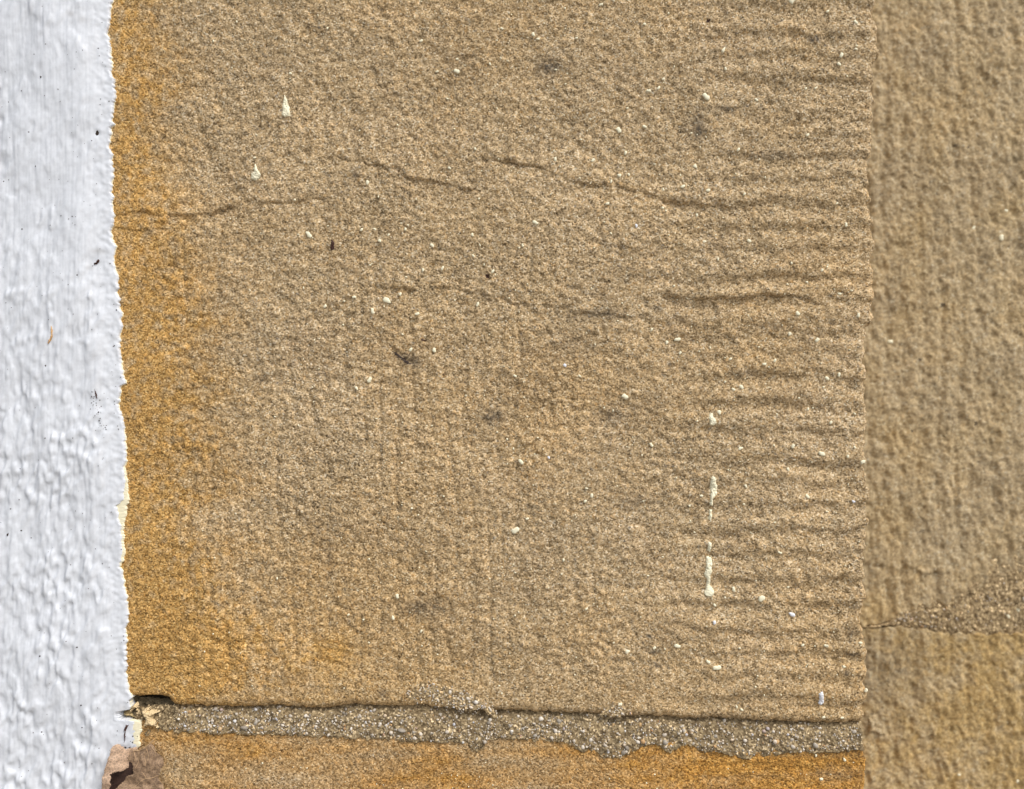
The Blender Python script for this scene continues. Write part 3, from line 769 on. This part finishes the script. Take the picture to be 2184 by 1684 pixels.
patch('dirt_mark', [(708,512),(713,518),(713,533),(704,534),(705,523)], upper_h, 2.0, stone_up, M_BROWN, step=1.0, rag=.7)
patch('dirt_mark', [(834,749),(845,751),(856,762),(870,770),(880,776),(874,780),(862,772),(848,760)], upper_h, .5, stone_up, M_DARK, step=1.0, rag=1.6)
patch('dirt_mark', [(898,723),(910,725),(911,729),(899,727)], upper_h, 1.5, stone_up, M_BROWN, step=1.0, rag=.5)
patch('dirt_mark', [(1034,584),(1043,585),(1044,594),(1035,593)], upper_h, .6, stone_up, M_BROWN, step=1.0, rag=.8)
patch('dirt_mark', [(1508,40),(1518,40),(1514,50),(1506,48)], upper_h, .6, stone_up, M_BROWN, step=1.0, rag=.8)

# ------------------------------------------------------------------ recessed stone wall on the right (50 mm further back)
PLY = 0.0500
K = (CAM_D + PLY) / CAM_D
def eu(u): return 1092 + (np.asarray(u, float) - 1092) * K
def ev(v): return 842 + (np.asarray(v, float) - 842) * K
def epts(p): return [(float(eu(a)), float(ev(b))) for a, b in p]
rec = thing('recessed_stone_wall', 3500, 842 + ZC / S, -PLY / S, label='softly blurred buff stone wall set back to the right of the pier', cat='stone wall')
UB = epts([(1800,1343),(1855,1338),(1888,1333),(1905,1328),(1917,1314),(1960,1297),(2040,1286),(2085,1262),(2125,1238),(2184,1226),(2300,1222)])
LT = epts([(1800,1342),(1855,1340),(1888,1336),(1925,1336),(1963,1343),(2038,1351),(2100,1353),(2184,1349),(2300,1348)])
ub = lambda u: np.interp(u, *curve(UB)) + 1.3 * samp(F_MID, u, 0 * u + 15) + 4 * samp(F_BLOB, u, 0 * u + 115) * smooth(2060, 2120, u)
lt = lambda u: np.interp(u, *curve(LT)) + 1.3 * samp(F_MID, u, 0 * u + 215)
usr = axis(1900, 9000, 1975, 2440, 2.4, most=80)
def iron_r(u, v):
    return np.clip(.06 + .12 * samp(F_BIG, u, v * .5) + .3 * np.exp(-((v - 1390) / 60) ** 2) * (u < 2080), 0, 1)
def iron_r2(u, v):
    return np.clip(.25 + .55 * smooth(2000, 2330, u + .25 * (v - 1500)) + .2 * samp(F_BIG, u, v) + .12 * samp(F_BLOB, u, v), 0, 1.2)
def soot_r(u, v): 
    return np.clip(.10 * np.clip(samp(F_BIG, u + 350, v * .5 + 20), 0, 2) + .6 * smooth(2250, 2390, u) * np.exp(-((v - 1330) / 60) ** 2), 0, 1)
def soot_r2(u, v):
    return np.clip(.34 * (1 - smooth(2010, 2220, u + .3 * (v - 1520) + 25 * samp(F_BIG, u, v + 70))) * np.exp(-((v - 1560) / 85) ** 2) + .08 * np.clip(samp(F_BIG, u, v), 0, 2), 0, 1)
r_up = block('stone', rec, M_STONE_SIDE, usr, axis(-700, 1420, -180, 1440, 2.4, most=40), right_h, {'iron': iron_r, 'soot_shade': soot_r},
      bottom=ub, top=lambda u: 0 * u - 700, plane=PLY, deep=120, r=6, label='upper buff stone with a short crack')
r_low = block('stone', rec, M_STONE_SIDE, usr, axis(1440, 3174, 1440, 1870, 2.4, most=40), lambda u, v: right_h(u + 777, v + 444), {'iron': iron_r2, 'soot_shade': soot_r2},
      top=lt, plane=PLY, deep=120, r=6, label='lower stone, tan with a grey patch')
block('stone', rec, M_STONE_SIDE, axis(1900, 9000, 1960, 2440, 14, most=80), np.arange(-3300, -760, 16.0), lambda u, v: right_h(u, v), {'iron': iron_r, 'soot_shade': lambda u, v: 0 * u},
      bottom=lambda u: 0 * u - 765, top=lambda u: 0 * u - 3300, plane=PLY, deep=120, r=6)
def rec_mortar():
    un = axis(1935, 9000, 1975, 2440, 2.4, most=80)
    tt = np.linspace(-.5, 1.25, 64)
    U, T = np.meshgrid(un, tt)
    a, b = ub(U), np.maximum(lt(U), ub(U) + 4)
    V = a + (b - a) * T
    H = np.interp(T, [-.5, -.15, .25, .6, 1.0, 1.3], [-12, -3.0, -.2, -1.5, -5.5, -14]) + 1.2 * samp(F_GRAIN, U * .8, V * .8) + 1.5 * samp(F_MID, U, V)
    c = to_world(U, V, H, rec, PLY)
    o = add('mortar_joint', mesh_np('mortar_joint', c, grid_quads(*U.shape), None, None, M_MORTAR_TAN), rec, label='grey mortar wedge between the two recessed stones')
    return o
rmort = rec_mortar()
un = axis(1935, 9000, 1935, 9000, 80)
U, V = np.meshgrid(un, np.array([-770., -735, -695]))
add('mortar_joint', mesh_np('mortar_joint', to_world(U, V, 0 * U - 6, rec, PLY), grid_quads(*U.shape), None, None, M_MORTAR), rec)
n = 170
u = rng.uniform(1990, 2440, n); t = rng.uniform(.08, .95, n); v = ub(u) + (lt(u) - ub(u)) * t
k = (lt(u) - ub(u)) > 14
u, v = u[k], v[k]
r = np.clip(rng.lognormal(math.log(1.5), .35, len(u)), .8, 3)
grit('grit', u, v, 0 * u + .5, r, rmort, M_GRIT, PLY)
RS = [(2134,508,6),(2077,486,3.5),(2147,449,4),(1900,729,5),(1785,0,0)]
RS = RS[:4] + [(2172,1668,3),(2047,1654,2.5),(2151,1315,4),(2173,1302,4)]
for i, (u, v, r) in enumerate(RS):
    U, V = float(eu(u)), float(ev(v))
    f = right_h if v < 1250 else (lambda a, b: right_h(a + 777, b + 444))
    lay('paint_speck', BLOTS[i % 7], r_up if v < 1340 else r_low, U, V, float(f(np.array([U]), np.array([V]))[0]) + 1.2, r * K, 1.0, plane=PLY, sy=1.0)
for (u, v, r, d) in ((1997,649,5,7),(2083,904,5,7),(2013,650,0,0)):
    pass
DK = [(2013,650,6),(2083,903,6),(1945,920,4),(2036,310,5),(2064,315,4),(2080,1042,0),(1962,767,5)]
for (u, v, r) in DK:
    if r: 
        U, V = float(eu(u)), float(ev(v))
        patch('dirt_mark', [(U - r, V - r * .7), (U + r, V - r * .8), (U + r * 1.1, V + r * .6), (U - r * .6, V + r)], right_h, .7, r_up, M_CORE, step=1.6, rag=1.6, plane=PLY)
# pale chip low beside the pier
patch('stone_chip', epts([(1850,1528),(1862,1536),(1864,1550),(1880,1556),(1892,1566),(1876,1570),(1862,1562),(1850,1564)]), lambda a, b: right_h(a + 777, b + 444), 7, r_low, M_STONE_SIDE, step=2, rag=2, edge=9, plane=PLY)

# ------------------------------------------------------------------ white painted wall
wall = thing('white_painted_wall', -1500, 842 + ZC / S, label='bumpy white painted rendered wall with a ragged paint edge along the sandstone', cat='wall')
we = lambda v: np.interp(v, WE_V, WE_U) + 1.3 * samp(F_MID, 0 * v + 12, v * 1.3) + 1.0 * samp(F_GRAIN, 0 * v + 40, v * 1.2)
cw = lambda v: np.interp(v, CR_V, CR_W)
def white_soot_shade(u, v):
    k = np.zeros(np.shape(u))
    for (x, y, a, b, s) in ((163,40,9,7,.35),(185,50,10,8,.25),(100,150,7,8,.15),(215,538,13,6,.35),(200,572,8,7,.35),(180,690,14,12,.18),(5,210,4,6,.4),(140,1556,8,10,.18),(122,1266,9,6,.2),(290,1600,22,9,.35),(245,1640,14,30,.12),(265,1510,10,6,.35),(200,220,20,8,.12),(218,335,10,5,.2),(10,290,10,8,.15),(10,360,10,8,.2),(215,830,8,10,.2),(110,850,12,10,.15),(50,690,8,10,.1)):  # grey dirt dabs; the tall faint one paints the leaf's shadow
        k = np.maximum(k, s * np.exp(-(((u - x) / a) ** 2 + ((v - y) / b) ** 2)))
    k += .05 * np.clip(samp(F_MID, u, v * .4 + 40) - .8, 0, 2)
    return np.clip(k, 0, 1)
def build_white():
    v = axis(-3300, 3174, -14, 1700, 2.0, most=60)
    v = np.unique(np.concatenate([v, np.arange(1505, 1545, .8)]))
    dd = np.concatenate([[0, .8, 1.6, 2.6, 3.8, 5.2], axis(7, 8000, 7, 320, 2.0, most=120)])[::-1]
    D, V = np.meshgrid(dd, v)
    E = (we(V) - cw(V))
    Es = we_soft(V)
    U = Es - D + (E - Es) * (1 - smooth(0, 46, D))
    lip_ = 4.0 * np.sqrt(np.clip(1 - (1 - np.clip(D / 5.2, 0, 1)) ** 2, 0, 1))
    H = white_base(U, V) - 4.0 + lip_ + white_h(U, V)
    notch = np.exp(-((V - 1523) / 9) ** 2) * (1 - smooth(0, 20, D))
    H = H - 3 * notch
    # thin edge tucks in on to the stone
    U = np.hstack([U, U[:, -1:] + .3, U[:, -1:] + .3]); V = np.hstack([V, V[:, -1:], V[:, -1:]])
    H = np.hstack([H, H[:, -1:] - 3.0, H[:, -1:] * 0 - 30.0])
    A = {'soot_shade': white_soot_shade(U, V)}
    c = to_world(U, V, H, wall)
    return add('render_coat', mesh_np('render_coat', c, grid_quads(*U.shape), None, A, M_WHITE), wall)
coat = build_white()
def build_cream(v0, v1, name='undercoat_edge', base=2.5):
    v = np.arange(v0, v1, 1.2)
    tt = np.array([0, .2, .4, .6, .8, .9, 1.0])
    T, V = np.meshgrid(tt, v)
    e = we(V); w = cw(V) + 14
    U = e - w * (1 - T)
    H = base + 1.2 * np.sqrt(np.clip(1 - T ** 4, 0, 1)) + .45 * samp(F_GRAIN, U, V) 
    U = np.hstack([U, U[:, -1:] + .2]); V = np.hstack([V, V[:, -1:]]); H = np.hstack([H, H[:, -1:] - 30])
    return add(name, mesh_np(name, to_world(U, V, H, wall), grid_quads(*U.shape), None, None, M_CREAM), wall, label='strip of cream undercoat showing past the white paint')
build_cream(974, 1222)
build_cream(1535.5, 1602, base=3.2)
# hairline of cream along the rest of the rim
def hairline():
    v = np.arange(-14, 1514, 1.6)
    e = we(v) + .2 + .9 * np.clip(samp(F_BIG, 0 * v + 9, v * 1.5), 0, 2) * (v < 1500)
    U = np.stack([e - 3, e - 1, e, e + .2], 1); V = np.repeat(v[:, None], 4, 1)
    hb = .55 + 0 * v
    H = np.stack([hb + 1.6, hb + 1.5, hb + .6, hb * 0 - 12], 1)
    add('undercoat_edge', mesh_np('undercoat_edge', to_world(U, V, H, wall), grid_quads(*U.shape), None, None, M_CREAM), wall, label='thin cream line along the paint edge')
hairline()
def white_surf(u, v): 
    u = np.asarray(u, float); v = np.asarray(v, float)
    return white_base(u, v) + white_h(u, v)
# grit and droppings stuck in the white paint
n = 230
v = rng.uniform(-10, 1690, n); u = np.interp(v, WE_V, WE_U) - 4 - 230 * rng.uniform(0, 1, n) ** 1.5
r = np.clip(rng.lognormal(math.log(.8), .35, n), .45, 1.7)
grit('dirt_grit', u, v, white_surf(u, v) + .1, r, coat, M_DARK)
u = 212 + rng.normal(0, 5, 46) + np.linspace(-6, 14, 46); v = np.linspace(840, 925, 46) + rng.normal(0, 5, 46)
grit('dirt_grit', u, v, white_surf(u, v) + .1, np.clip(rng.lognormal(math.log(.8), .4, 46), .4, 2), coat, M_DARK)
u = 275 + rng.normal(0, 9, 40); v = 1597 + rng.normal(0, 4, 40)
grit('dirt_grit', u, v, white_surf(u, v) + .2, np.clip(rng.lognormal(math.log(.9), .4, 40), .4, 2), coat, M_DARK)

# ------------------------------------------------------------------ small loose things
def free(name, poly, surf, thick, mat, label, cat, group=None, **k):
    p = np.array(poly, float); cx, cy = p[:, 0].mean(), p[:, 1].mean()
    t = thing(name, cx, cy, label=label, cat=cat, group=group)
    o = patch(name, poly, surf, thick, t, mat, **k)
    # single-mesh thing: promote the mesh
    o.parent = None; o.location = t.location
    for q in ('label', 'category', 'group'):
        if q in t: o[q] = t[q]
    bpy.data.objects.remove(t)
    o.name = name
    return o
dk = dict(step=.8, rag=.7, edge=3)
free('dirt_crumb', off([(845,545),(858,537),(872,548),(860,562),(845,580),(825,580),(820,568),(838,560)], .25, 0, 421), white_surf, 4, M_BROWN, 'reddish brown crumb stuck on the white wall beside the paint edge', 'dirt crumb', 'dark crumbs stuck on the white wall', **dk)
free('dirt_crumb', off([(0,1090),(20,1092),(30,1108),(18,1125),(0,1122)], .25, 0, 421), white_surf, 4, M_BROWN, 'dark brown crumb at the far left on the white wall, largest of a short column', 'dirt crumb', 'dark crumbs stuck on the white wall', **dk)
free('dirt_crumb', off([(0,1165),(14,1160),(20,1175),(8,1188),(0,1180)], .25, 0, 421), white_surf, 3, M_DARK, 'small dark crumb just below the largest brown crumb at the left edge', 'dirt crumb', 'dark crumbs stuck on the white wall', **dk)
free('dirt_crumb', off([(38,1300),(55,1298),(58,1320),(42,1335)], .25, 0, 421), white_surf, 3, M_DARK, 'dark oval crumb on white paint at the left, above a yellowish smear', 'dirt crumb', 'dark crumbs stuck on the white wall', **dk)
free('dirt_crumb', off([(22,1598),(45,1592),(50,1610),(30,1628),(20,1615)], .25, 0, 421), white_surf, 3, M_BROWN, 'lowest dark crumb at the left edge of the white wall', 'dirt crumb', 'dark crumbs stuck on the white wall', **dk)
free('dirt_crumb', off([(835,1130),(850,1125),(862,1145),(850,1172),(835,1168),(828,1150)], .25, 0, 0), white_surf, 1.6, M_DARK, 'round black speck on the white wall near the paint edge, upper part', 'dirt crumb', 'dark crumbs stuck on the white wall', **dk)
free('dirt_crumb', off([(396,682),(410,684),(411,698),(400,706),(394,695)], .25, 0, 0), white_surf, 1.6, M_DARK, 'tiny black speck in the middle of the smooth upper white wall', 'dirt crumb', 'dark crumbs stuck on the white wall', **dk)
free('dirt_crumb', off([(105,1175),(120,1170),(116,1192),(108,1198)], .25, 0, 842), white_surf, 1.8, M_DARK, 'small black speck low on the bumpy white wall', 'dirt crumb', 'dark crumbs stuck on the white wall', **dk)
free('straw_fragment', off([(488,1085),(496,1110),(504,1150),(503,1190),(490,1225),(465,1258),(458,1255),(478,1215),(490,1180),(490,1140)], .25, 0, 421), white_surf, 3, M_STRAW, 'curved pale orange straw stuck on the white wall', 'straw', None, **dk)
free('splinter', off([(836,1635),(842,1632),(852,1660),(856,1684),(862,1720),(856,1725),(846,1690)], .25, 0, 421), white_surf, 2, M_BROWN, 'thin dark splinter on the white wall above the speckled smear', 'splinter', None, **dk)
z4 = lambda p: off(p, .1155, 201.2, 1489.2)
def at_height(p, h): return [(1092 + (a - 1092) * (1 - h / 1700), 842 + (b - 842) * (1 - h / 1700)) for a, b in p]
free('seed_husk', z4([(610,470),(640,485),(672,462),(640,510),(620,560),(605,600),(600,650),(605,690),(595,760),(582,800),(585,700),(578,640),(590,590),(572,565),(590,520),(605,500)]), white_surf, 3, M_BROWN, 'dark brown seed husk with thin tail on the white paint above the leaf', 'seed husk', None, step=.6, rag=.25, edge=2)
for (a, b, lab) in ((730, 692, 'upper of two round black specks beside the seed husk'), (725, 803, 'lower of two round black specks beside the seed husk')):
    free('dirt_crumb', z4([(a - 16, b), (a - 8, b - 14), (a + 10, b - 13), (a + 18, b), (a + 8, b + 15), (a - 10, b + 14)]), white_surf, 2, M_DARK, lab, 'dirt crumb', 'dark crumbs stuck on the white wall', step=.6, rag=.3, edge=2)

M_VOID_SHADE = paint_mat('void_shade_mortar', (.11, .085, .048), .95, scale=1200.0)  # dark brown mortar whose colour stands in for shade in the open joint
patch('mortar_fill', [(270,1490),(330,1497),(378,1500),(372,1562),(330,1566),(285,1560)], lambda U, V: -17 + 12 * smooth(1500, 1550, V) + 3.0 * samp(F_MID, U, V) + 2.0 * samp(F_GRAIN, U, V), 1.0, pier, M_VOID_SHADE, step=1.6, rag=1.0, rough=.6)
patch('mortar_fill', [(288,1512),(318,1507),(345,1510),(378,1506),(380,1562),(330,1566),(285,1560)], lambda U, V: -12 + 9 * smooth(1508, 1545, V) + 2.0 * samp(F_MID, U, V) + 1.5 * samp(F_GRAIN, U, V), 1.0, pier, M_MORTAR, step=1.6, rag=3.0, rough=.6)
# crumbly cream filler in the open end of the joint
def crumb_relief(a): return lambda U, V: a * samp(F_GRAIN, U * 1.1, V * 1.1)
jb = lambda U, V: 0 * U - 3.0
free('filler_crumb', z4([(960,195),(985,160),(1015,190),(1010,235),(1060,225),(1120,260),(1190,250),(1110,300),(1080,330),(1075,385),(1130,420),(1180,420),(1180,480),(1215,520),(1190,550),(1130,505),(1070,500),(1020,480),(960,510),(930,495),(950,440),(960,380),(930,330),(885,270),(890,215)]),
     jb, 13, M_CRUMB, 'ragged star shaped crumb of cream filler at the open end of the mortar joint', 'filler crumb', None, step=1.0, rag=1.5, edge=5, extra=crumb_relief(1.2), below=6)
free('filler_crumb', z4([(480,330),(500,280),(560,262),(640,290),(760,335),(765,395),(680,400),(600,385),(520,365)]), lambda U, V: 0 * U - 16.0, 12, M_STICKY, 'straw coloured strip of filler tucked behind the notch in the white paint', 'filler crumb', None, step=1.2, rag=1.2, edge=7, extra=crumb_relief(.8), below=6)
free('filler_crumb', z4([(690,150),(740,110),(775,140),(770,185),(720,200),(690,240),(650,290),(635,255),(670,210)]), lambda U, V: 0 * U - 8.0, 10, M_CRUMB, 'small cream crumb wedged at the lower tip of the white paint edge', 'filler crumb', None, step=1.0, rag=1.0, edge=5, extra=crumb_relief(.8), below=6)
free('filler_crumb', z4([(725,245),(760,215),(790,235),(780,265),(740,265)]), lambda U, V: 0 * U - 10.0, 7, M_CRUMB, 'tiny cream crumb in the dark gap, beside the wedged crumb', 'filler crumb', None, step=.9, rag=.6, edge=4, extra=crumb_relief(.6), below=5)

# ------------------------------------------------------------------ dead leaf caught at the foot of the paint edge
leaf = thing('dead_leaf', 280, 1740, 15, label='curled dead brown leaf caught between the white wall and the stone', cat='leaf')
BLADE = at_height(z4([(500,1000),(680,992),(820,988),(900,930),(960,905),(1060,845),(1100,880),(1130,1000),(1180,1040),(1250,1130),(1268,1200),(1240,1290),(1180,1400),(1165,1500),(1240,1600),(1262,1700),(1270,2100),(1180,2500),(900,2650),(500,2500),(330,2300),(330,1900),(380,1700),(430,1640),(520,1560),(590,1470),(735,1395),(720,1330),(690,1250),(600,1150)]), 24)
FLAP = at_height(z4([(335,895),(385,872),(430,885),(470,930),(522,1002),(600,1012),(684,998),(690,1250),(640,1300),(560,1350),(480,1376),(420,1366),(350,1368),(312,1400),(338,1440),(308,1520),(338,1580),(303,1640),(300,1750),(320,2000),(260,2300),(200,2300),(120,2000),(155,1680),(190,1440),(240,1240),(280,1080),(310,960)]), 34)
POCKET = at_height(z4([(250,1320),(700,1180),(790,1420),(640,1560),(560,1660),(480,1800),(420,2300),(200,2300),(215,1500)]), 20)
def blade_h(U, V):
    x = (U - 280) / 60.0; y = (V - 1640) / 60.0
    return 22 + 3 * x * x - 4 * x + 3.2 * np.sin(3 * x + 1.5 * y) + 1.2 * np.sin(7 * x - 4 * y) + 2.2 * samp(F_BIG, U * 1.5, V * 1.5) + .9 * samp(F_MID, U, V)
def flap_h(U, V):
    x = (U - 238) / 30.0
    # rolls over: high in the middle, falling back to the left rim
    return 26 + 10 * np.clip(1 - (x - .05) ** 2 * 1.0, -1.6, 1) + .06 * (V - 1600) + 5 * smooth(1625, 1648, V) * smooth(238, 262, U) + 1.6 * samp(F_BIG, U * 1.6, V * 1.6) + .6 * samp(F_MID, U, V)
def pocket_h(U, V): return 17 + .35 * samp(F_MID, U, V) + 0 * U
patch('blade', BLADE, blade_h, .8, leaf, M_LEAF, step=1.4, rag=.8, edge=2, rough=.12, below=.3)
patch('folded_flap', FLAP, flap_h, .8, leaf, M_FLAP, step=1.2, rag=.8, edge=2, rough=.12, below=.3, label='pale curled flap of the leaf')
patch('inner_fold', POCKET, pocket_h, .5, leaf, M_INNER, step=2.0, rag=.5, edge=2, rough=.1, below=.3, label='inside of the leaf curl, shade put into its dark colour')
def tube(name, pts, surf, rad, parent, mat, lift=.4, n=6):
    p = np.array(pts, float)
    seg = np.concatenate([[0], np.cumsum(np.hypot(*(p[1:] - p[:-1]).T))])
    s = np.linspace(0, seg[-1], max(6, int(seg[-1] / 1.5)))
    u = np.interp(s, seg, p[:, 0]); v = np.interp(s, seg, p[:, 1])
    for _ in range(3):
        u[1:-1] = (u[:-2] + 2 * u[1:-1] + u[2:]) / 4; v[1:-1] = (v[:-2] + 2 * v[1:-1] + v[2:]) / 4
    h = surf(u, v) + lift
    tu, tv = np.gradient(u), np.gradient(v); l = np.hypot(tu, tv) + 1e-9
    nu, nv = -tv / l, tu / l
    rr = rad * np.linspace(1, .55, len(s))
    a = np.arange(n) * 2 * math.pi / n
    U = u[:, None] + nu[:, None] * rr[:, None] * np.cos(a); V = v[:, None] + nv[:, None] * rr[:, None] * np.cos(a); H = h[:, None] + rr[:, None] * np.sin(a)
    q = []
    for i in range(len(s) - 1):
        for k in range(n):
            q.append((i * n + k, i * n + (k + 1) % n, (i + 1) * n + (k + 1) % n, (i + 1) * n + k))
    q = np.array(q)
    t = [(0, k, k + 1) for k in range(1, n - 1)] + [((len(s) - 1) * n, (len(s) - 1) * n + k + 1, (len(s) - 1) * n + k) for k in range(1, n - 1)]
    return add(name, mesh_np(name, to_world(U, V, H, parent), q, t, None, mat), parent)
tube('stalk', at_height(z4([(690, 1000), (820, 988), (900, 940), (960, 895), (1040, 828), (1105, 762)]), 24), blade_h, 1.5, leaf, M_VEIN, .8)
for pts in ([(812,1010),(805,1120),(800,1200),(760,1290)], [(960,930),(1000,1010),(1020,1080),(975,1190)], [(1060,880),(1100,950),(1140,1000),(1120,1060)],
            [(1160,1450),(1060,1490),(950,1490),(860,1530),(800,1600),(730,1650),(640,1690)], [(950,1490),(940,1430),(900,1360)], [(950,1230),(955,1160),(930,1090),(945,1000)], [(700,1020),(740,1100),(730,1180)]):
    tube('vein', at_height(z4(pts), 24), blade_h, 0.8, leaf, M_VEIN, .8)
for pts in ([(1180,1225),(1200,1235),(1198,1270),(1182,1275)], [(820,1650),(850,1625),(880,1635),(850,1665)]):
    patch('leaf_spot', at_height(z4(pts), 24), blade_h, 1.2, leaf, M_DARK, step=.7, rag=.4, edge=2)
patch('leaf_spot', at_height(z4([(548,1158),(570,1150),(582,1168),(560,1185)]), 34), flap_h, 1.2, leaf, M_DARK, step=.7, rag=.3, edge=2)
